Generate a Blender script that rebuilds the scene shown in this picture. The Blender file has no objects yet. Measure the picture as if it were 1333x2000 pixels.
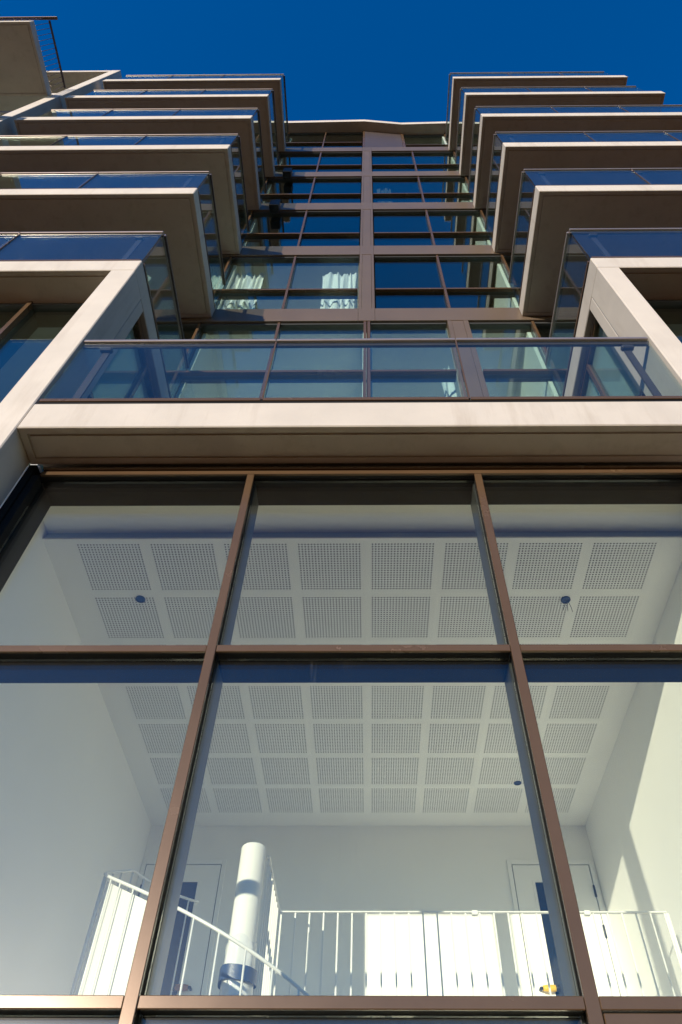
import bpy, bmesh, math, random
from mathutils import Matrix, Vector, noise
random.seed(7)
sc = bpy.context.scene
COL = sc.collection
R = math.radians

# ------------------------------------------------------------------ camera
cam_d = bpy.data.cameras.new('camera')
cam = bpy.data.objects.new('camera', cam_d)
COL.objects.link(cam)
yaw, pitch, roll = -0.011972, 0.8888526, 0.0064275
fwd = Vector((math.sin(yaw)*math.cos(pitch), math.cos(yaw)*math.cos(pitch), math.sin(pitch)))
r0 = Vector((math.cos(yaw), -math.sin(yaw), 0))
u0 = r0.cross(fwd)
right = math.cos(roll)*r0 + math.sin(roll)*u0
up = -math.sin(roll)*r0 + math.cos(roll)*u0
m = Matrix((right, up, -fwd)).transposed().to_4x4()
cam.matrix_world = m
cam_d.sensor_fit = 'VERTICAL'
cam_d.sensor_height = 36.0
cam_d.lens = 36.0*1378.478/2000.0
cam_d.shift_x = -44.414/2000.0
cam_d.shift_y = 50.115/2000.0
cam_d.clip_start = 0.05
cam_d.clip_end = 5000
sc.camera = cam

# ------------------------------------------------------------------ light
LX, LY, LZ = 0.467, 1.0, 0.197            # the way sunlight travels: (LX, LY, -LZ)
ELEV = math.atan2(LZ, math.hypot(LX, LY))
AZ = math.atan2(-LX, -LY)
w = bpy.data.worlds.new('World'); sc.world = w; w.use_nodes = True
nt = w.node_tree
bg = nt.nodes['Background']
sky = nt.nodes.new('ShaderNodeTexSky'); sky.sky_type = 'NISHITA'
sky.sun_disc = False
sky.sun_elevation = ELEV
sky.sun_rotation = AZ
sky.altitude = 300
sky.air_density = 1.0; sky.dust_density = 0.2; sky.ozone_density = 4.5
sat = nt.nodes.new('ShaderNodeHueSaturation')
sat.inputs['Saturation'].default_value = 1.35
sat.inputs['Hue'].default_value = 0.508
nt.links.new(sky.outputs['Color'], sat.inputs['Color'])
nt.links.new(sat.outputs['Color'], bg.inputs['Color'])
bg.inputs['Strength'].default_value = 0.15
sd = bpy.data.lights.new('sun', 'SUN'); sd.energy = 3.68; sd.angle = R(0.53); sd.color = (1.0, 0.865, 0.72)
so = bpy.data.objects.new('sun', sd); COL.objects.link(so)
so.rotation_euler = Vector((LX, LY, -LZ)).to_track_quat('-Z', 'Y').to_euler()
so.location = (-20, -40, 30)
sc.view_settings.view_transform = 'Standard'
sc.view_settings.look = 'None'
sc.view_settings.gamma = 1.0
sc.view_settings.exposure = 0.78
sc.cycles.use_denoising = True
sc.cycles.max_bounces = 14
sc.cycles.diffuse_bounces = 6
sc.cycles.glossy_bounces = 6
sc.cycles.transparent_max_bounces = 40
sc.cycles.sample_clamp_indirect = 8.0
sc.cycles.caustics_reflective = False
sc.cycles.caustics_refractive = False

# ------------------------------------------------------------------ materials
def new_mat(name):
    mt = bpy.data.materials.new(name); mt.use_nodes = True
    t = mt.node_tree; t.nodes.clear()
    out = t.nodes.new('ShaderNodeOutputMaterial')
    return mt, t, out
def N(t, kind, **kw):
    n = t.nodes.new(kind)
    for k, v in kw.items():
        if hasattr(n, k): setattr(n, k, v)
        else: n.inputs[k].default_value = v
    return n
def paint(name, col, rough=0.6, metallic=0.0, var=0.08, scale=3.0, bump=0.05, bscale=120.0, spec=0.5, stain=0.0, stretch=(1,1,1), objvar=0.0):
    mt, t, out = new_mat(name)
    p = N(t, 'ShaderNodeBsdfPrincipled')
    p.inputs['Roughness'].default_value = rough
    p.inputs['Metallic'].default_value = metallic
    p.inputs['Specular IOR Level'].default_value = spec
    geo = N(t, 'ShaderNodeNewGeometry')
    mp = N(t, 'ShaderNodeMapping'); mp.inputs['Scale'].default_value = stretch
    t.links.new(geo.outputs['Position'], mp.inputs['Vector'])
    n1 = N(t, 'ShaderNodeTexNoise'); n1.inputs['Scale'].default_value = scale; n1.inputs['Detail'].default_value = 6; n1.inputs['Roughness'].default_value = 0.62
    t.links.new(mp.outputs[0], n1.inputs['Vector'])
    rmp = N(t, 'ShaderNodeValToRGB')
    rmp.color_ramp.elements[0].position = 0.3; rmp.color_ramp.elements[1].position = 0.7
    lo = [c*(1-var) for c in col]; hi = [min(1, c*(1+var*0.6)) for c in col]
    rmp.color_ramp.elements[0].color = (*lo, 1); rmp.color_ramp.elements[1].color = (*hi, 1)
    t.links.new(n1.outputs['Fac'], rmp.inputs['Fac'])
    colout = rmp.outputs['Color']
    if stain > 0:
        mp2 = N(t, 'ShaderNodeMapping'); mp2.inputs['Scale'].default_value = (5.0, 5.0, 0.5)
        t.links.new(geo.outputs['Position'], mp2.inputs['Vector'])
        n3 = N(t, 'ShaderNodeTexNoise'); n3.inputs['Scale'].default_value = 1.3; n3.inputs['Detail'].default_value = 8; n3.inputs['Roughness'].default_value = 0.7
        t.links.new(mp2.outputs[0], n3.inputs['Vector'])
        r3 = N(t, 'ShaderNodeValToRGB'); r3.color_ramp.elements[0].position = 0.52; r3.color_ramp.elements[1].position = 0.78
        r3.color_ramp.elements[0].color = (0, 0, 0, 1); r3.color_ramp.elements[1].color = (stain, stain, stain, 1)
        t.links.new(n3.outputs['Fac'], r3.inputs['Fac'])
        mx = N(t, 'ShaderNodeMixRGB'); mx.inputs['Color2'].default_value = (col[0]*0.62, col[1]*0.56, col[2]*0.5, 1)
        t.links.new(r3.outputs['Color'], mx.inputs['Fac']); t.links.new(colout, mx.inputs['Color1'])
        colout = mx.outputs['Color']
    if objvar > 0:
        oi = N(t, 'ShaderNodeObjectInfo')
        mo = N(t, 'ShaderNodeMapRange'); mo.inputs['To Min'].default_value = 1-objvar; mo.inputs['To Max'].default_value = 1+objvar*0.5
        t.links.new(oi.outputs['Random'], mo.inputs['Value'])
        hv = N(t, 'ShaderNodeHueSaturation'); t.links.new(mo.outputs[0], hv.inputs['Value']); t.links.new(colout, hv.inputs['Color'])
        colout = hv.outputs['Color']
    t.links.new(colout, p.inputs['Base Color'])
    n2 = N(t, 'ShaderNodeTexNoise'); n2.inputs['Scale'].default_value = bscale; n2.inputs['Detail'].default_value = 4
    t.links.new(geo.outputs['Position'], n2.inputs['Vector'])
    if bump > 0:
        b = N(t, 'ShaderNodeBump'); b.inputs['Strength'].default_value = bump; b.inputs['Distance'].default_value = 0.01
        t.links.new(n2.outputs['Fac'], b.inputs['Height']); t.links.new(b.outputs['Normal'], p.inputs['Normal'])
    mr = N(t, 'ShaderNodeMapRange'); mr.inputs['To Min'].default_value = max(0.02, rough-0.06); mr.inputs['To Max'].default_value = min(1, rough+0.06)
    t.links.new(n1.outputs['Fac'], mr.inputs['Value']); t.links.new(mr.outputs[0], p.inputs['Roughness'])
    t.links.new(p.outputs[0], out.inputs['Surface'])
    return mt
def glass(name, tint, f0=0.045, dust=0.02, wave=0.0, gl=(1, 1, 1), haze=0.0):
    mt, t, out = new_mat(name)
    geo = N(t, 'ShaderNodeNewGeometry')
    dt = N(t, 'ShaderNodeVectorMath', operation='DOT_PRODUCT')
    t.links.new(geo.outputs['Incoming'], dt.inputs[0]); t.links.new(geo.outputs['Normal'], dt.inputs[1])
    ab = N(t, 'ShaderNodeMath', operation='ABSOLUTE'); t.links.new(dt.outputs['Value'], ab.inputs[0])
    om = N(t, 'ShaderNodeMath', operation='SUBTRACT'); om.inputs[0].default_value = 1; t.links.new(ab.outputs[0], om.inputs[1])
    pw = N(t, 'ShaderNodeMath', operation='POWER'); t.links.new(om.outputs[0], pw.inputs[0]); pw.inputs[1].default_value = 5
    ma = N(t, 'ShaderNodeMath', operation='MULTIPLY_ADD'); t.links.new(pw.outputs[0], ma.inputs[0]); ma.inputs[1].default_value = 1-f0; ma.inputs[2].default_value = f0
    tr = N(t, 'ShaderNodeBsdfTransparent'); tr.inputs['Color'].default_value = (*tint, 1)
    g = N(t, 'ShaderNodeBsdfGlossy'); g.inputs['Roughness'].default_value = 0.0; g.inputs['Color'].default_value = (*gl, 1)
    if wave > 0:
        n = N(t, 'ShaderNodeTexNoise'); n.inputs['Scale'].default_value = 0.9; n.inputs['Detail'].default_value = 1
        t.links.new(geo.outputs['Position'], n.inputs['Vector'])
        b = N(t, 'ShaderNodeBump'); b.inputs['Strength'].default_value = wave; b.inputs['Distance'].default_value = 0.02
        t.links.new(n.outputs['Fac'], b.inputs['Height']); t.links.new(b.outputs['Normal'], g.inputs['Normal'])
    mx = N(t, 'ShaderNodeMixShader'); t.links.new(ma.outputs[0], mx.inputs[0]); t.links.new(tr.outputs[0], mx.inputs[1]); t.links.new(g.outputs[0], mx.inputs[2])
    last = mx
    if dust > 0:
        df = N(t, 'ShaderNodeBsdfDiffuse'); df.inputs['Color'].default_value = (0.75, 0.73, 0.68, 1)
        mp = N(t, 'ShaderNodeMapping'); mp.inputs['Scale'].default_value = (1.0, 1.0, 0.35)
        t.links.new(geo.outputs['Position'], mp.inputs['Vector'])
        n2 = N(t, 'ShaderNodeTexNoise'); n2.inputs['Scale'].default_value = 2.5; n2.inputs['Detail'].default_value = 9; n2.inputs['Roughness'].default_value = 0.7
        t.links.new(mp.outputs[0], n2.inputs['Vector'])
        n4 = N(t, 'ShaderNodeTexNoise'); n4.inputs['Scale'].default_value = 60; n4.inputs['Detail'].default_value = 3
        t.links.new(geo.outputs['Position'], n4.inputs['Vector'])
        r1 = N(t, 'ShaderNodeMapRange'); r1.inputs['From Min'].default_value = 0.35; r1.inputs['From Max'].default_value = 0.75; r1.inputs['To Min'].default_value = dust*0.35; r1.inputs['To Max'].default_value = dust*1.4
        t.links.new(n2.outputs['Fac'], r1.inputs['Value'])
        r2 = N(t, 'ShaderNodeMapRange'); r2.inputs['From Min'].default_value = 0.74; r2.inputs['From Max'].default_value = 0.8; r2.inputs['To Max'].default_value = 0.03 if dust > 0.0005 else 0.0
        t.links.new(n4.outputs['Fac'], r2.inputs['Value'])
        ad = N(t, 'ShaderNodeMath', operation='ADD'); t.links.new(r1.outputs[0], ad.inputs[0]); t.links.new(r2.outputs[0], ad.inputs[1])
        mp3 = N(t, 'ShaderNodeMapping'); mp3.inputs['Scale'].default_value = (30, 30, 1.6); mp3.inputs['Rotation'].default_value = (0.0, 0.12, 0.0)
        t.links.new(geo.outputs['Position'], mp3.inputs['Vector'])
        n5 = N(t, 'ShaderNodeTexNoise'); n5.inputs['Scale'].default_value = 1.0; n5.inputs['Detail'].default_value = 3; n5.inputs['Distortion'].default_value = 0.6
        t.links.new(mp3.outputs[0], n5.inputs['Vector'])
        r5 = N(t, 'ShaderNodeMapRange'); r5.inputs['From Min'].default_value = 0.60; r5.inputs['From Max'].default_value = 0.72; r5.inputs['To Max'].default_value = 0.016
        t.links.new(n5.outputs['Fac'], r5.inputs['Value'])
        n6 = N(t, 'ShaderNodeTexNoise'); n6.inputs['Scale'].default_value = 1.1; n6.inputs['Detail'].default_value = 2
        t.links.new(geo.outputs['Position'], n6.inputs['Vector'])
        r6 = N(t, 'ShaderNodeMapRange'); r6.inputs['From Min'].default_value = 0.54; r6.inputs['From Max'].default_value = 0.68
        t.links.new(n6.outputs['Fac'], r6.inputs['Value'])
        mu = N(t, 'ShaderNodeMath', operation='MULTIPLY'); t.links.new(r5.outputs[0], mu.inputs[0]); t.links.new(r6.outputs[0], mu.inputs[1])
        ad0 = ad
        ad = N(t, 'ShaderNodeMath', operation='ADD'); t.links.new(ad0.outputs[0], ad.inputs[0]); t.links.new(mu.outputs[0], ad.inputs[1])
        m2 = N(t, 'ShaderNodeMixShader'); t.links.new(ad.outputs[0], m2.inputs[0]); t.links.new(mx.outputs[0], m2.inputs[1]); t.links.new(df.outputs[0], m2.inputs[2])
        last = m2
    if haze > 0:      # fine film of dust that scatters light around the mirror direction
        g2 = N(t, 'ShaderNodeBsdfGlossy'); g2.inputs['Roughness'].default_value = 0.32; g2.inputs['Color'].default_value = (1, 1, 1, 1)
        m3 = N(t, 'ShaderNodeMixShader'); m3.inputs[0].default_value = haze
        t.links.new(last.outputs[0], m3.inputs[1]); t.links.new(g2.outputs[0], m3.inputs[2]); last = m3
    t.links.new(last.outputs[0], out.inputs['Surface'])
    return mt

M = {}
M['concrete'] = paint('white_concrete', (0.475, 0.435, 0.375), 0.75, var=0.09, scale=1.6, bump=0.14, bscale=160, stain=0.5, objvar=0.04)
M['bronze'] = paint('bronze_metal', (0.112, 0.068, 0.036), 0.26, metallic=0.3, var=0.08, scale=2.2, bump=0.015, bscale=300, stain=0.0)
M['spandrel'] = paint('bronze_cladding', (0.140, 0.103, 0.070), 0.34, metallic=0.25, var=0.07, scale=1.4, bump=0.012, bscale=200, objvar=0.08)
M['bronze_dark'] = paint('dark_bronze_metal', (0.06, 0.046, 0.042), 0.42, metallic=0.1, var=0.1, scale=3, bump=0.01)
M['rail_metal'] = paint('anodised_bronze_rail', (0.42, 0.36, 0.33), 0.34, metallic=0.75, var=0.05, scale=3, bump=0.0)
M['gasket'] = paint('black_gasket', (0.006, 0.006, 0.006), 0.7, var=0.2, bump=0, spec=0.15)
M['box'] = paint('dark_grey_aluminium', (0.045, 0.048, 0.05), 0.4, var=0.05, bump=0.01)
M['box_dark'] = paint('shaded_aluminium', (0.004, 0.004, 0.005), 0.5, var=0.05, bump=0.0, spec=0.1)  # near-black copy of the aluminium, puts the shade of the undersides into colour
M['glass'] = glass('window_glass', haze=0.0045, tint=(0.944, 0.971, 0.930), f0=0.045, dust=0.0010, wave=0.02)
M['glass_up'] = glass('upper_window_glass', (0.86, 0.94, 0.905), 0.10, dust=0.0, wave=0.03, gl=(0.88, 1.0, 0.92))
M['rail_glass'] = glass('balustrade_glass', (0.89, 0.94, 0.93), 0.042, dust=0.004, gl=(0.88, 1.0, 0.93))
M['white'] = paint('white_wall_paint', (0.90, 0.90, 0.885), 0.6, var=0.025, scale=1.2, bump=0.03, bscale=90)
M['ceil'] = paint('white_plaster_board', (0.90, 0.90, 0.88), 0.7, var=0.02, scale=2, bump=0.0, objvar=0.03)
M['whitemetal'] = paint('white_painted_steel', (0.82, 0.82, 0.79), 0.35, var=0.02, bump=0.0)
M['void'] = paint('dark_void', (0.008, 0.009, 0.008), 0.9, var=0.1, bump=0)
M['bulkhead'] = paint('grey_blue_bulkhead', (0.42, 0.47, 0.50), 0.5, var=0.05, bump=0)
M['room'] = paint('room_wall_paint', (0.62, 0.62, 0.58), 0.8, var=0.05, scale=0.6, bump=0)
M['roomfloor'] = paint('timber_floor', (0.28, 0.2, 0.13), 0.5, var=0.2, scale=4, bump=0.02, stretch=(6, 1, 1))
M['tape'] = paint('blue_tape', (0.03, 0.055, 0.13), 0.35, var=0.15, scale=20, bump=0.1, bscale=60)
M['yellow'] = paint('yellow_foam', (0.85, 0.52, 0.02), 0.5, var=0.05, bump=0.05)
M['copper'] = paint('brown_foam', (0.35, 0.16, 0.06), 0.5, var=0.2, bump=0.05)
M['black'] = paint('black_plastic', (0.015, 0.015, 0.016), 0.45, var=0.1, bump=0)
M['doorglass'] = paint('dark_door_glass', (0.015, 0.02, 0.03), 0.08, var=0.1, bump=0)
M['wrap'] = paint('plastic_wrap', (0.75, 0.76, 0.76), 0.22, var=0.08, scale=14, bump=0.5, bscale=14)
M['curtain'] = paint('pale_curtain', (0.82, 0.82, 0.84), 0.85, var=0.04, scale=8, bump=0.05, bscale=200)
M['dim_curtain'] = paint('dimmed_curtain', (0.07, 0.09, 0.10), 0.9, var=0.05, scale=8, bump=0)  # curtain colour darkened in place of dimmer light on it
M['gap'] = paint('door_gap_shade', (0.12, 0.13, 0.13), 0.7, var=0.1, bump=0)  # grey stands in for the shade in the gap round the door leaf
M['wire'] = paint('dark_wire', (0.03, 0.03, 0.035), 0.5, var=0.1, bump=0)
M['ground'] = paint('paved_ground', (0.26, 0.098, 0.026), 0.85, var=0.2, scale=0.4, bump=0.1, bscale=30)

# ------------------------------------------------------------------ helpers
WL = {}
def link(o, parent):
    COL.objects.link(o)
    if parent is not None:
        o.parent = parent
def empty(name, loc, parent=None):
    o = bpy.data.objects.new(name, None); o.empty_display_size = 0.2
    loc = Vector(loc); WL[o] = loc
    link(o, parent)
    o.location = loc - (WL[parent] if parent else Vector())
    return o
def mesh_obj(name, verts, faces, mat, parent=None, smooth=False, origin=None):
    vs = [Vector(v) for v in verts]
    if origin is None:
        lo = Vector((min(v[i] for v in vs) for i in range(3))); hi = Vector((max(v[i] for v in vs) for i in range(3)))
        origin = (lo+hi)/2; origin.z = lo.z
    origin = Vector(origin)
    me = bpy.data.meshes.new(name)
    me.from_pydata([v-origin for v in vs], [], faces)
    bm = bmesh.new(); bm.from_mesh(me); bmesh.ops.recalc_face_normals(bm, faces=bm.faces[:]); bm.to_mesh(me); bm.free()
    if smooth:
        for p in me.polygons: p.use_smooth = True
    me.materials.append(mat)
    o = bpy.data.objects.new(name, me); WL[o] = origin
    link(o, parent)
    o.location = origin - (WL[parent] if parent is not None else Vector())
    return o
CF = [(0,1,3,2),(4,6,7,5),(0,4,5,1),(2,3,7,6),(0,2,6,4),(1,5,7,3)]
def bxv(x0,x1,y0,y1,z0,z1):
    return [(x,y,z) for x in (x0,x1) for y in (y0,y1) for z in (z0,z1)]
def box(name, x0,x1,y0,y1,z0,z1, mat, parent=None, bev=0.0):
    o = mesh_obj(name, bxv(x0,x1,y0,y1,z0,z1), CF, mat, parent)
    if bev > 0:
        bm = bmesh.new(); bm.from_mesh(o.data)
        bmesh.ops.bevel(bm, geom=bm.edges[:], offset=bev, segments=1, affect='EDGES', profile=0.5)
        bm.to_mesh(o.data); bm.free()
    return o
def slab(name, x0,x1,y0,y1,z0,z1, mat, parent=None, bev=0.008, groove=True):
    o = mesh_obj(name, bxv(x0,x1,y0,y1,z0,z1), CF, mat, parent)
    bm = bmesh.new(); bm.from_mesh(o.data)
    if groove:
        bot = min(bm.faces, key=lambda f: f.calc_center_median().z)
        for th, dp in ((0.055, 0), (0.002, -0.014), (0.014, 0), (0.002, 0.014)):
            bmesh.ops.inset_region(bm, faces=[bot], thickness=th, depth=dp, use_even_offset=True)
    vs = [e for e in bm.edges if len(e.link_faces) == 2 and abs(e.calc_face_angle(0)) > 1.4 and max(abs(e.verts[0].co.z), abs(e.verts[1].co.z)) >= 0 and
          all((abs(abs(v.co.x)-(x1-x0)/2) < 1e-4) and (abs(abs(v.co.y)-(y1-y0)/2) < 1e-4) for v in e.verts)]
    bmesh.ops.bevel(bm, geom=vs, offset=bev, segments=1, affect='EDGES', profile=0.5)
    bm.to_mesh(o.data); bm.free()
    return o
def tube_v(pts, r, n=8, closed_ends=True):
    verts, faces = [], []
    pts = [Vector(p) for p in pts]
    for i, p in enumerate(pts):
        d = (pts[min(i+1, len(pts)-1)] - pts[max(i-1, 0)]).normalized()
        a = d.cross(Vector((0,0,1)))
        if a.length < 1e-3: a = Vector((1,0,0))
        a.normalize(); b = a.cross(d).normalized()
        rr = r[i] if isinstance(r, (list, tuple)) else r
        for k in range(n):
            t = 2*math.pi*k/n
            verts.append(p + rr*(math.cos(t)*a + math.sin(t)*b))
    for i in range(len(pts)-1):
        for k in range(n):
            k2 = (k+1) % n
            faces.append((i*n+k, i*n+k2, (i+1)*n+k2, (i+1)*n+k))
    if closed_ends:
        faces.append(tuple(range(n))); faces.append(tuple(range((len(pts)-1)*n, len(pts)*n)))
    return verts, faces
def tube(name, pts, r, mat, parent=None, n=8, smooth=True):
    v, f = tube_v(pts, r, n)
    return mesh_obj(name, v, f, mat, parent, smooth)
def copy_to(src, loc, parent=None, name=None):
    c = src.copy(); WL[c] = Vector(loc)
    if name: c.name = name
    COL.objects.link(c); c.parent = parent
    c.location = Vector(loc) - (WL[parent] if parent is not None else Vector())
    return c
def tag(o, label=None, cat=None, group=None, kind=None):
    if label: o['label'] = label
    if cat: o['category'] = cat
    if group: o['group'] = group
    if kind: o['kind'] = kind
    return o
def struct(o):
    o['kind'] = 'structure'; return o

GZ = -1.6      # ground level
F = 2.537      # plane of slab edges and columns
D = 4.40       # plane of the recessed facade
WY = 2.87      # plane of the tall window
SL = [8.03, 11.32, 14.55, 17.77, 21.03, 24.31]   # balcony levels

# ------------------------------------------------------------------ ground
v = [(-600,-600,GZ),(600,-600,GZ),(600,600,GZ),(-600,600,GZ)]
tag(mesh_obj('ground', v, [(0,1,2,3)], M['ground']), kind='structure')
pv = box('pavement', -30, 30, -2.2, 2.5, GZ+0.004, GZ+0.12, paint('pavement_concrete', (0.30,0.13,0.044), 0.85, var=0.15, scale=1.5, bump=0.1), None, 0.02)
struct(pv)

# ------------------------------------------------------------------ building root
B = empty('apartment_building', (0, 3.5, GZ))
tag(B, 'white concrete and bronze glass apartment building with stacked glass balconies', 'building')

# columns and beam
box('column', -2.775, -2.512, F, 2.855, GZ, 7.716, M['concrete'], B, 0.008)
box('column', 2.455, 2.69, F, 2.855, GZ, 7.716, M['concrete'], B, 0.008)
slab('beam', -2.509, 2.452, F+0.003, 2.86, 4.388, 4.735, M['concrete'], B)
box('terrace_slab', -2.509, 2.452, 2.863, 4.39, 4.56, 4.73, M['concrete'], B)
# portal posts beside the terrace
box('portal_post', -2.63, -2.517, 2.862, 2.995, 4.735, 7.714, M['concrete'], B, 0.006)
box('portal_post', 2.46, 2.575, 2.862, 2.995, 4.735, 7.714, M['concrete'], B, 0.006)

# ------------------------------------------------------------------ balconies
HR = 1.19
def rail_run(par, p0, p1, z, joints, posts, end_gap=0.0):
    """glass balustrade along x (p0..p1 at y) or along y; p = (x, y)"""
    x0, y0 = p0; x1, y1 = p1
    alongx = abs(x1-x0) > abs(y1-y0)
    a, b = (x0, x1) if alongx else (y0, y1)
    if a > b: a, b = b, a
    c = y0 if alongx else x0
    def seg(nm, s0, s1, t0, t1, z0, z1, mt, bev=0):
        if alongx: return box(nm, s0, s1, c+t0, c+t1, z0, z1, mt, par, bev)
        return box(nm, c+t0, c+t1, s0, s1, z0, z1, mt, par, bev)
    cuts = [a]+[j for j in sorted(joints) if a < j < b]+[b]
    seg('shoe', a, b, -0.012, 0.03, z+0.004, z+0.05, M['gasket'])
    for s0, s1 in zip(cuts[:-1], cuts[1:]):
        g = 0.008
        seg('base_rail', s0+g, s1-g, -0.022, 0.034, z+0.05, z+0.092, M['bronze'], 0.003)
        seg('glass_panel', s0+g, s1-g, 0.0, 0.014, z+0.092, z+HR-0.038, M['rail_glass'])
        seg('handrail', s0+g*0.5, s1-g*0.5, -0.016, 0.03, z+HR-0.034, z+HR, M['rail_metal'], 0.004)
        seg('handrail_channel', s0+g*0.5, s1-g*0.5, 0.016, 0.04, z+HR-0.075, z+HR-0.037, M['bronze_dark'])
    for j in cuts[1:-1]:
        seg('joint_strip', j-0.0065, j+0.0065, -0.008, 0.02, z+0.095, z+HR-0.038, M['bronze'])
    for j in posts:
        s = 1 
        seg('post', j-0.03, j+0.03, 0.06, 0.075, z+0.004, z+HR-0.11, M['bronze_dark'])
        seg('bracket', j-0.055, j+0.055, 0.02, 0.075, z+HR-0.11, z+HR-0.066, M['bronze_dark'], 0.012)
def balcony(xo, xi, y0, y1, z, th, joints, slab_kw={}, side_rail=True, rail_from=None):
    """xo: outer (far) end, xi: inner end next to the centre"""
    p = empty('balcony', ((xo+xi)/2, (y0+y1)/2, z-th), B)
    slab('slab', min(xo, xi), max(xo, xi), y0, y1, z-th, z, M['concrete'], p)
    sgn = 1 if xi > xo else -1
    ra = xo if rail_from is None else rail_from
    posts = [xi-sgn*0.32] + [j-sgn*0.12 for j in joints]
    rail_run(p, (min(ra, xi-sgn*0.03), y0+0.035), (max(ra, xi-sgn*0.03), y0+0.035), z, joints, posts)
    if side_rail:
        ys = [y0+0.06, y1-0.01]
        q0 = xi-sgn*0.03-0.007
        rail_run(p, (q0, y0+0.055), (q0, y1-0.012), z, [], [])
    return p
YB = D-0.018
for k, z in enumerate(SL):
    th = 0.312 if k < 2 else 0.34
    yb = YB
    balcony(-7.62, -2.515, F, yb, z, th, [-4.335, -5.905], rail_from=-7.35 if k > 2 else -7.62)
    balcony(7.43, 2.458, F, yb, z, th, [4.205, 5.765], rail_from=7.15 if k > 3 else 7.43)
# terrace railing on the beam
tr = empty('terrace_railing', (0, F, 4.735), B)
rail_run(tr, (-2.505, F+0.03), (2.448, F+0.03), 4.735, [-0.81, 0.764], [-2.30, 2.26])

# ------------------------------------------------------------------ recessed facade
SP = [(7.50, 8.02), (10.87, 11.38), (14.17, 14.71), (17.45, 18.01), (20.75, 21.26), (24.02, 24.56)]
TOP = 27.34
XM = {'L': [-7.6, -6.4, -5.2, -3.94, -2.68, -1.42], 'R': [1.34, 2.60, 3.86, 5.12, 6.38, 7.42]}
CL, CR = -0.165, 0.105
for (z0, z1) in SP:
    for a, b in ((-7.62, -5.2), (-5.2, -2.68), (-2.68, CL+0.0), (CL, CR), (CR, 2.60), (2.60, 5.12), (5.12, 7.44)):
        box('spandrel_panel', a+0.0015, b-0.0015, D-0.015, D+0.115, z0, z1, M['spandrel'], B, 0.002)
        
def window(x0, x1, z0, z1, y, tz, parent, mw=0.042, gl='glass_up', left=True, rightm=True, box_d=0.12):
    """one glazed bay: mullion caps at both sides, a transom, panes"""
    p = empty('window', ((x0+x1)/2, y, z0), parent)
    h = mw/2
    if left:
        box('mullion', x0-h, x0+h, y, y+0.06, z0, z1, M['bronze'], p, 0.002)
        box('mullion_back', x0-h+0.004, x0+h-0.004, y+0.062, y+0.06+box_d, z0, z1, M['box'], p)
    if rightm:
        box('mullion', x1-h, x1+h, y, y+0.06, z0, z1, M['bronze'], p, 0.002)
        box('mullion_back', x1-h+0.004, x1+h-0.004, y+0.062, y+0.06+box_d, z0, z1, M['box'], p)
    a, b = x0+h+0.001, x1-h-0.001
    zs = [z0, z1]
    if tz:
        box('transom', a, b, y+0.004, y+0.06, tz-0.055, tz, M['bronze'], p, 0.002)
        box('transom_back', a, b, y+0.062, y+0.06+box_d, tz-0.05, tz-0.004, M['box'], p)
        zs = [z0, tz-0.028, z1]
    for s, e in zip(zs[:-1], zs[1:]):
        box('pane', a+0.002, b-0.002, y+0.062, y+0.078, s+0.012, e-0.012, M[gl], p)
    box('head_frame', a, b, y+0.02, y+0.06+box_d, z1-0.05, z1-0.002, M['box'], p)
    box('sill_frame', a, b, y+0.02, y+0.06+box_d, z0+0.002, z0+0.03, M['box'], p)
    return p
YW = D+0.005
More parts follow.
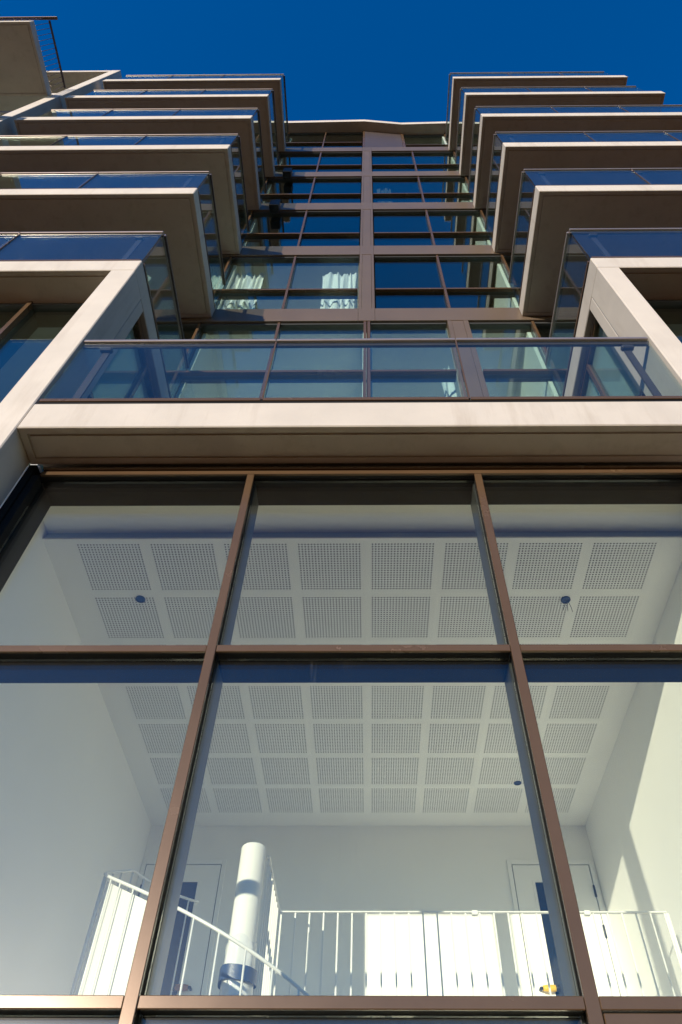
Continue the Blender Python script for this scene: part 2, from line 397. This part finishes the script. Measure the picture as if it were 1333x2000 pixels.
for k, (z0, z1) in enumerate(SP):
    zt = SP[k+1][0] if k+1 < len(SP) else TOP
    zb = z1
    tz = zb+1.0 if k > 0 else 9.17
    top = (k == len(SP)-1)
    L = XM['L']
    for i in range(len(L)-1):
        window(L[i], L[i+1], zb, zt, YW, tz, B, left=True, rightm=False)
    if k == 0:
        window(-1.42, -0.03, zb, zt, YW, tz, B, left=True, rightm=False)
        for xx in (-0.055, 0.005):
            box('mullion', xx-0.022, xx+0.022, YW-0.012, YW+0.06, zb, zt, M['bronze'], B, 0.002)
        window(-0.02, 1.25, zb, zt, YW, tz, B, left=False, rightm=False)
        pw = empty('pilaster', (1.41, D, zb), B)
        box('pilaster_panel', 1.32, 1.50, YW-0.012, YW+0.1, zb, zt, M['spandrel'], pw, 0.002)
        box('pilaster_edge', 1.25, 1.317, YW-0.016, YW+0.1, zb, zt, M['spandrel'], pw, 0.002)
        box('pilaster_edge', 1.503, 1.58, YW-0.016, YW+0.1, zb, zt, M['spandrel'], pw, 0.002)
        window(1.58, 2.60, zb, zt, YW, tz, B, left=False, rightm=True)
    elif not top:
        window(-1.42, CL, zb, zt, YW, tz, B, left=True, rightm=False)
        window(CR, 1.34, zb, zt, YW, tz, B, left=False, rightm=True)
        pw = empty('pilaster', (-0.03, D, zb), B)
        box('pilaster_panel', CL+0.052, CR-0.052, YW-0.014, YW+0.1, zb, zt, M['spandrel'], pw, 0.002)
        box('pilaster_edge', CL, CL+0.048, YW-0.018, YW+0.1, zb, zt, M['spandrel'], pw, 0.002)
        box('pilaster_edge', CR-0.048, CR, YW-0.018, YW+0.1, zb, zt, M['spandrel'], pw, 0.002)
        window(1.34, 2.60, zb, zt, YW, tz, B, left=False, rightm=True)
    else:
        window(-1.42, CL, zb, zt, YW, tz, B, left=True, rightm=False)
        # angled blind panel under the eave
        ya, yb_ = YW-0.01, YW+0.09
        vs = [(-0.10, ya, zb), (1.11, yb_, zb), (1.11, yb_, TOP), (-0.10, ya, TOP), (-0.10, ya+0.1, zb), (1.11, yb_+0.1, zb), (1.11, yb_+0.1, TOP), (-0.10, ya+0.1, TOP)]
        mesh_obj('blind_panel', vs, [(0,1,2,3),(4,7,6,5),(0,4,5,1),(3,2,6,7),(0,3,7,4),(1,5,6,2)], M['bronze_dark'], B)
        box('pilaster_edge', CL, -0.103, YW-0.02, YW+0.1, zb, TOP, M['bronze'], B, 0.002)
        box('pilaster_edge', 1.113, 1.20, YW+0.075, YW+0.2, zb, TOP, M['bronze'], B, 0.002)
        window(1.20, 2.60, zb, zt, YW+0.085, tz, B, left=False, rightm=True)
    Rr = XM['R']
    for i in range(1, len(Rr)-1):
        window(Rr[i], Rr[i+1], zb, zt, YW, tz, B, left=False, rightm=True)
# terrace-level facade, largely hidden behind the beam
for a, b in ((-2.5, -0.9), (-0.9, 0.85), (0.85, 2.45)):
    window(a, b, 4.735, 7.50, YW, 6.8, B, left=True, rightm=False)

for k in (3, 4):
    z0 = SP[k][0]
    lp = empty('wall_lamp', (-2.14, D-0.02, z0-0.3), B)
    box('lamp_body', -2.25, -2.03, 4.20, D-0.017, z0-0.30, z0+0.12, M['black'], lp, 0.01)
    box('lamp_lens', -2.23, -2.05, 4.215, D-0.03, z0-0.306, z0-0.301, M['doorglass'], lp)
# eave, folded in plan
fr = [(-7.7, 4.16), (-2.75, 4.13), (-0.12, 4.10), (1.14, 4.20), (2.96, 4.17), (7.5, 4.13)]
n = len(fr)
vs = []
for (x, y) in fr: vs += [(x, y, TOP), (x, y, TOP+0.33), (x, 9.0, TOP+0.33), (x, 9.0, TOP)]
fs = []
for i in range(n-1):
    for k in range(4):
        k2 = (k+1) % 4
        fs.append((i*4+k, i*4+k2, (i+1)*4+k2, (i+1)*4+k))
fs += [(0,1,2,3), tuple((n-1)*4+k for k in (3,2,1,0))]
mesh_obj('roof_eave', vs, fs, M['concrete'], B)

# ------------------------------------------------------------------ glazed bays beside the terrace
def bay(sgn):
    xi = -2.78 if sgn < 0 else 2.695
    xs = [xi, xi+sgn*0.96, xi+sgn*2.2, xi+sgn*3.5, xi+sgn*4.8]
    for a, b in zip(xs[:-1], xs[1:]):
        lo, hi = min(a, b), max(a, b)
        window(lo, hi, 4.735, 7.70, 2.868, None, B, mw=0.05, gl='glass_up', left=(sgn < 0), rightm=(sgn > 0), box_d=0.22)
    # side glazing facing the terrace
    p = empty('side_window', (sgn*2.6, 3.7, 4.735), B)
    xa, xb = (-2.66, -2.60) if sgn < 0 else (2.545, 2.605)
    for y in (3.02, 3.66, 4.36):
        box('mullion', xa, xb, y-0.03, y+0.03, 4.735, 7.71, M['bronze'], p, 0.002)
    for ya, yb_ in ((3.051, 3.629), (3.691, 4.329)):
        box('transom', xa+0.004, xb-0.004, ya, yb_, 5.95, 6.02, M['bronze'], p, 0.002)
        xc = (xa+xb)/2
        box('pane', xc-0.008, xc+0.008, ya, yb_, 4.75, 5.948, M['glass_up'], p)
        box('pane', xc-0.008, xc+0.008, ya, yb_, 6.022, 7.708, M['glass_up'], p)
        box('head_frame', xa+0.002, xb-0.002, ya, yb_, 7.66, 7.707, M['bronze'], p)
bay(-1); bay(1)

# ------------------------------------------------------------------ far left column, loggia and projecting balcony
box('column', -8.11, -7.835, F, 2.855, GZ, 20.93, M['concrete'], B, 0.008)
box('column', -8.10, -7.825, F+0.004, 2.855, 20.936, 26.65, M['concrete'], B, 0.008)
box('column', -12.4, -12.1, F, 2.855, GZ, 26.65, M['concrete'], B, 0.008)
box('roof_beam', -12.1, -8.103, F+0.006, 2.86, 26.36, 26.648, M['concrete'], B, 0.008)
box('loggia_slab', -12.1, -8.113, 2.87, 9.0, 26.4, 26.6, M['concrete'], B)
box('side_wall', -8.1, -7.84, 2.858, 9.0, GZ, 26.6, M['concrete'], B)
for z in [4.735]+SL:
    box('loggia_slab', -12.1, -8.113, 2.87, 9.0, z-0.3, z, M['concrete'], B)
    box('loggia_wall', -12.09, -8.12, 5.0, 5.1, z+0.002, z+2.9, M['room'], B)
    window(-12.05, -10.2, z+0.003, z+2.9, 4.2, z+1.0, B, box_d=0.1)
    window(-10.2, -8.15, z+0.003, z+2.9, 4.2, z+1.0, B, left=False, box_d=0.1)
def wire_balcony(x0, x1, y0, y1, z0, edge_x):
    p = empty('balcony', ((x0+x1)/2, (y0+y1)/2, z0), B)
    slab('slab', x0, x1, y0, y1, z0, z0+0.30, M['concrete'], p)
    zt = z0+0.30; zr = zt+1.1
    box('handrail', x0, x1+0.20, y0-0.03, y0+0.04, zr-0.035, zr+0.005, M['bronze'], p, 0.004)
    ex = edge_x
    box('side_handrail', ex-0.025, ex+0.025, y0+0.05, y1-0.01, zr-0.03, zr, M['bronze_dark'], p, 0.004)
    nb = 14
    b0 = tube('baluster', [(ex, y0+0.1, zt), (ex, y0+0.1, zr-0.031)], 0.006, M['bronze'], p, 6)
    for i in range(1, nb):
        copy_to(b0, (ex, y0+0.1+i*(y1-y0-0.16)/(nb-1), zt), p)
    y = y0+0.005; i = 0
    f0 = tube('baluster', [(x0+0.1, y0+0.0, zt), (x0+0.1, y0+0.0, zr-0.036)], 0.006, M['bronze'], p, 6)
    x = x0+0.22
    while x < x1-0.05:
        copy_to(f0, (x, y0, zt), p); x += 0.12
wire_balcony(-12.2, -8.12, 1.0, F-0.004, 20.94, -8.14)
for z in (17.68, 14.46, 11.23):
    slab('unseen_shading_slab', -12.2, -8.12, 1.0, F-0.004, z, z+0.30, M['concrete'], B)  # unseen lower decks, added to shade the balcony soffit above

# ------------------------------------------------------------------ tall window of the double-height room
W = empty('tall_window', (0, WY, GZ), B)
ML, MR_ = -0.858, 0.790
WX0, WX1 = -2.40, 2.35
def vmull(x, wd, nm='mullion', mf='bronze', mb='box'):
    box(nm, x-wd/2, x+wd/2, WY, WY+0.022, GZ, 4.272, M[mf], W, 0.003)
    box('gasket', x-wd/2+0.007, x+wd/2-0.007, WY+0.023, WY+0.085, GZ, 4.268, M['gasket'], W)
    box('mullion_back', x-wd/2-0.002, x+wd/2+0.002, WY+0.087, WY+0.285, GZ, 4.272, M[mb], W, 0.004)
vmull(ML, 0.052); vmull(MR_, 0.052)
vmull(WX0-0.026, 0.052, 'jamb', 'gasket', 'box_dark'); vmull(WX1+0.026, 0.052, 'jamb', 'gasket', 'box_dark')
box('head_frame', WX0, WX1+0.05, WY, WY+0.022, 4.275, 4.318, M['bronze'], W, 0.003)
box('head_gasket', WX0, WX1+0.05, WY+0.023, WY+0.057, 4.279, 4.386, M['gasket'], W)
box('head_trim', WX0+0.005, WX1+0.05, WY-0.012, WY+0.05, 4.330, 4.352, M['bronze'], W, 0.003)
box('head_back', WX0-0.11, WX1+0.11, WY+0.058, WY+0.285, 4.274, 4.386, M['box_dark'], W)
box('closer', -2.511, WX0-0.055, WY-0.012, WY+0.26, GZ, 4.386, M['gasket'], W)
box('closer', WX1+0.055, 2.454, WY-0.012, WY+0.26, GZ, 4.386, M['gasket'], W)
cells = [(WX0, ML-0.026), (ML+0.026, MR_-0.026), (MR_+0.026, WX1)]
rows = [(GZ, 0.888), (0.932, 2.570), (2.618, 4.273)]
for ci, (a, b) in enumerate(cells):
    for (z0, z1, nm) in ((0.888, 0.932, 'sill_rail'), (2.570, 2.618, 'transom')):
        box(nm, a+0.001, b-0.001, WY+0.004, WY+0.022, z0, z1, M['bronze'], W, 0.003)
        box(nm+'_gasket', a+0.003, b-0.003, WY+0.023, WY+0.085, z0+0.006, z1-0.006, M['gasket'], W)
        box(nm+'_back', a+0.004, b-0.004, WY+0.087, WY+0.27, z0-0.002, z1-0.002, M['box_dark'], W, 0.004)
    for ri, (z0, z1) in enumerate(rows):
        if ci == 2 and ri == 0:
            box('infill_panel', a+0.006, b-0.004, WY+0.008, WY+0.06, z0, z1-0.008, M['bronze'], W, 0.003)
        else:
            box('pane', a+0.002, b-0.002, WY+0.062, WY+0.080, z0+0.002, z1-0.002, M['glass'], W)
        
# ------------------------------------------------------------------ the room behind it
RX0, RX1, RB, CZ = -2.565, 2.515, 7.83, 4.29
RF = -1.5
struct(box('room_floor', RX0-0.2, RX1+0.2, WY+0.29, RB+0.2, RF-0.2, RF, paint('screed', (0.7, 0.66, 0.58), 0.7, var=0.1), None))
wl = struct(box('wall_left', RX0-0.2, RX0, WY+0.15, RB+0.2, RF, 4.62, M['white']))
wr = struct(box('wall_right', RX1, RX1+0.2, WY+0.15, RB+0.2, RF, 4.62, M['white']))
wb = struct(box('wall_back', RX0+0.001, RX1-0.001, RB, RB+0.2, RF, 4.62, M['white']))
PIT = 0.583
CX0, CY0 = -2.065-PIT/2, 3.790-PIT/2      # lower-left corner of tile grid
cl = empty('room_ceiling', (0, 5.8, CZ)); struct(cl)
# one perforated tile, its 400 holes cut through the board
def tile_mesh():
    hp = 0.02525; r = 0.0075; th = 0.004; n = 20
    half = PIT/2; g0 = -hp*n/2
    verts, faces = [], []
    vi = {}
    def V(x, y, z):
        key = (round(x, 6), round(y, 6), round(z, 6))
        if key not in vi:
            vi[key] = len(verts); verts.append((x, y, z))
        return vi[key]
    for i in range(n):
        for j in range(n):
            cx, cy = g0+hp*(i+.5), g0+hp*(j+.5); h = hp/2
            sq = [(h,0),(h,h),(0,h),(-h,h),(-h,0),(-h,-h),(0,-h),(h,-h)]
            o = [V(cx+a, cy+b, 0) for a, b in sq]
            inn = [V(cx+r*math.cos(k*math.pi/4), cy+r*math.sin(k*math.pi/4), 0) for k in range(8)]
            up_ = [V(cx+r*math.cos(k*math.pi/4), cy+r*math.sin(k*math.pi/4), th) for k in range(8)]
            for k in range(8):
                k2 = (k+1) % 8
                faces.append((o[k], inn[k], inn[k2], o[k2]))
                faces.append((inn[k], up_[k], up_[k2], inn[k2]))
    a = -g0
    A = [V(-half,-half,0), V(half,-half,0), V(half,half,0), V(-half,half,0)]
    Bq = [V(-a,-a,0), V(a,-a,0), V(a,a,0), V(-a,a,0)]
    for k in range(4):
        k2 = (k+1) % 4
        faces.append((A[k], Bq[k], Bq[k2], A[k2]))
    me = bpy.data.meshes.new('perforated_panel'); me.from_pydata(verts, [], faces); me.materials.append(M['ceil'])
    return me
tm = tile_mesh()
for r_ in range(7):
    for c_ in range(8):
        o = bpy.data.objects.new('perforated_panel', tm)
        loc = Vector((CX0+PIT*(c_+.5), CY0+PIT*(r_+.5), CZ)); WL[o] = loc
        link(o, cl); o.location = loc-WL[cl]
gx0, gx1, gy0, gy1 = CX0, CX0+8*PIT, CY0, CY0+7*PIT
box('plain_board', RX0+0.001, gx0, gy0, RB-0.001, CZ, CZ+0.0125, M['ceil'], cl)
box('plain_board', gx1, RX1-0.001, gy0, RB-0.001, CZ, CZ+0.0125, M['ceil'], cl)
box('plain_board', gx0, gx1, gy1, RB-0.001, CZ, CZ+0.0125, M['ceil'], cl)
box('ceiling_void', RX0+0.001, RX1-0.001, gy0+0.03, RB-0.001, CZ+0.05, CZ+0.06, M['void'], cl)
box('bulkhead_face', RX0+0.001, RX1-0.001, gy0+0.004, gy0+0.02, CZ+0.014, CZ+0.09, M['bulkhead'], cl)  # face of the ceiling drop, grey-blue and darker than the boards
box('edge_bead', RX0+0.001, RX1-0.001, gy0-0.012, gy0-0.001, CZ-0.002, CZ+0.0125, M['ceil'], cl)
box('recess_board', RX0+0.001, RX1-0.001, WY+0.29, gy0+0.02, CZ+0.092, CZ+0.105, M['ceil'], cl)
# gallery
GF = 1.48
struct(box('gallery_floor', -0.72, RX1-0.001, 5.87, RB-0.001, GF-0.25, GF, M['white']))
struct(box('landing_floor', RX0+0.001, -0.722, 5.72, RB-0.001, GF-0.25, GF, M['white']))
# doors in the back wall
def door(x0, x1, gx, hinge_right, foam):
    p = empty('door', ((x0+x1)/2, RB, GF), wb)
    zt = 3.822
    fw = 0.055
    box('frame', x0-fw, x0-0.006, RB-0.022, RB+0.0, GF, zt+fw, M['white'], p, 0.004)
    box('frame', x1+0.006, x1+min(fw, RX1-x1-0.008), RB-0.022, RB+0.0, GF, zt+fw, M['white'], p, 0.004)
    box('frame', x0-0.006, x1+0.006, RB-0.022, RB+0.0, zt+0.006, zt+fw, M['white'], p, 0.004)
    box('shadow_gap', x0-0.005, x1+0.005, RB-0.004, RB-0.001, GF, zt+0.005, M['gap'], p)
    box('leaf', x0+0.003, x1-0.003, RB-0.018, RB-0.005, GF+0.01, zt-0.003, M['white'], p, 0.003)
    gw = 0.21
    box('glass_bead', gx-0.03, gx+gw+0.03, RB-0.024, RB-0.0185, GF+0.5, 3.651, M['white'], p, 0.002)
    box('vision_glass', gx, gx+gw, RB-0.027, RB-0.0245, GF+0.53, 3.623, M['doorglass'], p)
    hx = x1-0.004 if hinge_right else x0+0.004
    for hz in (3.53, 3.12, 1.95):
        tube('hinge', [(hx, RB-0.03, hz-0.06), (hx, RB-0.03, hz+0.06)], 0.012, M['box'], p, 8)
    hx = x0+0.08 if hinge_right else x1-0.1
    hz = 2.58
    s = 1 if hinge_right else -1
    tube('handle_wrap', [(hx+0.02*s, RB-0.07, hz), (hx+0.055*s, RB-0.07, hz), (hx+0.14*s, RB-0.07, hz), (hx+0.145*s, RB-0.07, hz)], [0.024, 0.03, 0.03, 0.024], M['yellow'] if foam else M['copper'], p, 12)
    tube('handle_band', [(hx+0.145*s, RB-0.07, hz), (hx+0.18*s, RB-0.07, hz)], 0.029, M['black'], p, 12)
    tube('handle_neck', [(hx, RB-0.019, hz), (hx, RB-0.075, hz), (hx+0.03*s, RB-0.07, hz)], 0.014, M['black'], p, 8)
door(-2.505, -1.666, -2.102, False, False)
door(1.585, 2.437, 1.806, True, True)

# gallery railing
gr = empty('gallery_railing', (0.8, 5.92, GF))
tag(gr, 'white steel railing with thin upright bars along the gallery edge', 'railing')
RZ, RY = 2.515, 5.92
box('handrail', -0.736, 2.375, RY-0.015, RY+0.015, RZ-0.012, RZ, M['whitemetal'], gr, 0.003)
b0 = box('baluster', -0.72, -0.708, RY-0.006, RY+0.006, GF, RZ-0.012, M['whitemetal'], gr)
nb = 28
for i in range(1, nb):
    copy_to(b0, (-0.714+i*3.07/(nb-1), RY, GF), gr)
box('end_post', 2.363, 2.39, RY-0.012, RY+0.012, GF, RZ-0.013, M['whitemetal'], gr, 0.003)
for cx in (0.84, 1.74):
    box('joint_clamp', cx-0.025, cx+0.025, RY-0.02, RY+0.02, RZ-0.03, RZ+0.006, M['whitemetal'], gr, 0.004)

# spiral staircase
PX, PY, PR, SR = -0.836, 4.95, 0.090, 0.96
st = empty('spiral_staircase', (PX, PY, RF))
tag(st, 'white spiral staircase with round centre pole and curved railing', 'staircase')
tube('centre_pole', [(PX, PY, RF), (PX, PY, 2.533), (PX, PY, 2.545)], [PR, PR, PR-0.008], M['whitemetal'], st, 40)
# crumpled plastic wrapped around the pole foot, held by a tape band
vs, fs = [], []
nr, na = 26, 40
for i in range(nr):
    z = 0.94+i*0.97/(nr-1)
    for k in range(na):
        t = 2*math.pi*k/na
        rr = PR+0.008+0.020*max(0, noise.noise(Vector((math.cos(t)*2.2, math.sin(t)*2.2, z*5))))+0.05*max(0, (1.70-z))*0.6
        if i == nr-1: rr = PR+0.004
        vs.append((PX+rr*math.cos(t), PY+rr*math.sin(t), z+0.02*math.sin(3*t)))
for i in range(nr-1):
    for k in range(na):
        k2 = (k+1) % na
        fs.append((i*na+k, i*na+k2, (i+1)*na+k2, (i+1)*na+k))
mesh_obj('plastic_wrap', vs, fs, M['wrap'], st, True)
vs, fs = [], []
for i in range(4):
    z = 1.655+i*0.085/3
    for k in range(na):
        t = 2*math.pi*k/na
        rr = PR+0.030+0.003*math.sin(5*t)
        vs.append((PX+rr*math.cos(t), PY+rr*math.sin(t), z+0.006*math.sin(2*t)))
for i in range(3):
    for k in range(na):
        k2 = (k+1) % na
        fs.append((i*na+k, i*na+k2, (i+1)*na+k2, (i+1)*na+k))
mesh_obj('tape_band', vs, fs, M['tape'], st, True)
def sp(t, z=None, r=SR):
    a = R(t); zz = (1.61+0.00844*t) if z is None else z
    return Vector((PX-r*math.sin(a), PY-r*math.cos(a), min(zz, RZ)))
pts = [sp(t) for t in range(-150, 112, 4)]+[sp(t, RZ) for t in range(112, 152, 5)]
tube('handrail', pts, 0.010, M['whitemetal'], st, 8)
b1 = tube('baluster', [(0, 0, 0), (0, 0, 1)], 0.006, M['whitemetal'], st, 6)
first = True
for t in range(-146, 150, 9):
    q = sp(t); base = q.z-1.0
    c = b1 if first else copy_to(b1, (q.x, q.y, base), st)
    if first:
        b1.location = Vector((q.x, q.y, base))-WL[st]; first = False
# curved sheet guard behind the bars on the left of the flight
vs, fs = [], []
ts = list(range(17, 87, 3))
for t in ts:
    q = sp(t, None, SR-0.03)
    for rr in (SR-0.022, SR-0.028):
        e = sp(t, None, rr)
        vs += [(e.x, e.y, q.z-1.15), (e.x, e.y, q.z-0.035)]
for i in range(len(ts)-1):
    a, b = i*4, (i+1)*4
    fs += [(a, b, b+1, a+1), (a+2, a+3, b+3, b+2), (a+1, b+1, b+3, a+3), (a, a+2, b+2, b)]
fs += [(0, 1, 3, 2), tuple((len(ts)-1)*4+k for k in (0, 2, 3, 1))]
mesh_obj('curved_panel', vs, fs, M['whitemetal'], st)
# treads
for i in range(14):
    t0 = -150+i*22; zt = 1.61+0.00844*(t0+11)-1.0
    if zt > GF: zt = GF
    vs = []
    for z in (zt-0.02, zt):
        vs += [sp(t0, z, 0.09), sp(t0, z, SR-0.02), sp(t0+11, z, SR-0.02), sp(t0+21, z, SR-0.02), sp(t0+21, z, 0.09)]
        for q in vs[-5:]: q.z = z
    mesh_obj('tread', vs, [(0,1,2,3,4),(9,8,7,6,5)]+[(k, (k+1) % 5, 5+(k+1) % 5, 5+k) for k in range(5)], M['whitemetal'], st)
# landing guard from the pole to the gallery corner
box('landing_handrail', -0.748, -0.722, 5.0, RY-0.017, RZ-0.012, RZ, M['whitemetal'], st, 0.003)
for i in range(9):
    c = copy_to(b0, (-0.735, RY-0.1-i*0.098, GF), st)

# wired holes for ceiling lights
def downlight(x, y, label, wires):
    p = empty('ceiling_light', (x, y, CZ)); tag(p, label, 'ceiling light', 'unfinished ceiling lights')
    vs, fs = [], []
    prof = [(0.041, 0.0), (0.041, -0.006), (0.033, -0.009), (0.029, -0.002)]
    na = 24
    for (rr, z) in prof:
        for k in range(na):
            t = 2*math.pi*k/na; vs.append((x+rr*math.cos(t), y+rr*math.sin(t), CZ-0.001+z))
    for i in range(len(prof)-1):
        for k in range(na):
            k2 = (k+1) % na; fs.append((i*na+k, i*na+k2, (i+1)*na+k2, (i+1)*na+k))
    fs.append(tuple((len(prof)-1)*na+k for k in range(na)))
    mesh_obj('housing', vs, fs, M['tape'], p)
    for i in range(wires):
        dx = 0.012*(i-1)
        tube('wire', [(x+dx, y, CZ-0.004), (x+dx+0.004, y-0.005, CZ-0.04), (x+dx*2.5, y+0.008, CZ-0.085), (x+dx*3-0.006, y+0.01, CZ-0.115-0.01*i)], 0.0025, M['wire'], p, 5)
downlight(-1.930, 4.143, 'dark round ceiling light hole left of the bronze mullions', 0)
downlight(1.652, 4.160, 'dark round ceiling light hole with loose dangling wires, upper right pane', 3)
downlight(1.609, 6.927, 'dark round ceiling light fitting farthest back, beside the right mullion', 0)

# ------------------------------------------------------------------ rooms of the upper floors
M['darkroom'] = paint('unlit_room_shade', (0.05, 0.055, 0.06), 0.8, var=0.1, scale=0.6, bump=0)  # near-black colour stands in for the shade of unlit rooms
M['midroom'] = paint('dim_room_shade', (0.45, 0.49, 0.50), 0.8, var=0.05, scale=0.6, bump=0)  # grey puts the dimness of the side bays into the colour
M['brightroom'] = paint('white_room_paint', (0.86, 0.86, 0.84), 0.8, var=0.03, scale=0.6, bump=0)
FL = [4.735]+SL+[27.6]
for k in range(len(FL)-1):
    z, zn = FL[k], FL[k+1]
    zf = z-0.17 if k == 0 else z-0.30
    for (a, b) in ((-7.6, -2.66), (-2.64, -0.03), (-0.01, 2.58), (2.60, 7.42)):
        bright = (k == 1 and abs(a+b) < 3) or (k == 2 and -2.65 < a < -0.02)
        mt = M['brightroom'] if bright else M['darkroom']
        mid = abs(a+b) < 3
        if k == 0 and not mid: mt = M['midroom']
        y0 = D+0.16
        if k == 0:
            y0 = D+0.16 if mid else 3.1
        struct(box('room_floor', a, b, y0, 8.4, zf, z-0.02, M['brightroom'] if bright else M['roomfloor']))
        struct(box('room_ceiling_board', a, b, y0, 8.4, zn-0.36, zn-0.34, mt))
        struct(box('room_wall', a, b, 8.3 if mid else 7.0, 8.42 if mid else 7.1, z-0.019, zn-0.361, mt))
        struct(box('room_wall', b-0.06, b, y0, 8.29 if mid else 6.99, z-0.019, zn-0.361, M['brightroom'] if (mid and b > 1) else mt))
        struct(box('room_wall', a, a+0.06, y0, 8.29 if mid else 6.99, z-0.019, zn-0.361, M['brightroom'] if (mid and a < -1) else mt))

# curtains
def curtain(x0, x1, y, z0, z1, label, folds, amp=0.05, lean=0.0, dark=False):
    nx, nz = folds*10, 14
    vs, fs = [], []
    for j in range(nz+1):
        s = j/nz
        for i in range(nx+1):
            t = i/nx
            a = amp*(0.55+0.45*(1-s))
            ph = 2*math.pi*folds*t + 0.5*math.sin(3*t+2*s)
            x = x0+(x1-x0)*(t+0.06*math.sin(5.1*t+x0)) + 0.02*math.sin(ph*0.5+4*s) + lean*(1-s)
            vs.append((x, y+a*math.sin(ph)+0.012*math.sin(2.3*ph+5*s), z0+(z1-z0)*s + ((0.02*math.sin(ph+1)+0.05*math.sin(0.37*ph+x0*9)) if j == nz else 0)))
    for j in range(nz):
        for i in range(nx):
            a = j*(nx+1)+i
            fs.append((a, a+1, a+nx+2, a+nx+1))
    o = mesh_obj('curtain', vs, fs, M['curtain'], None, True)
    if dark: o.data.materials[0] = M['dim_curtain']
    return tag(o, label, 'curtain', 'curtains in the upper windows')
curtain(-0.84, -0.19, 4.66, 11.5, 13.86, 'pale bunched curtain beside the central bronze pilaster', 5)
curtain(-2.58, -2.02, 4.68, 11.5, 13.95, 'pale gathered curtain behind the glass next to the left balcony stack', 6)
curtain(0.20, 0.62, 4.66, 18.1, 20.5, 'faint curtain two floors higher, right of the central pilaster', 4, dark=True)
curtain(-0.26, -0.19, 4.66, 14.9, 15.6, 'sliver of pale curtain at the left edge of the central pilaster', 2, 0.02)
curtain(1.06, 1.23, 4.75, 8.1, 9.9, 'pale sheet standing in for a lit wall beside the wide bronze post behind the terrace railing', 2)  # added sheet in place of a pale strip of lit wall
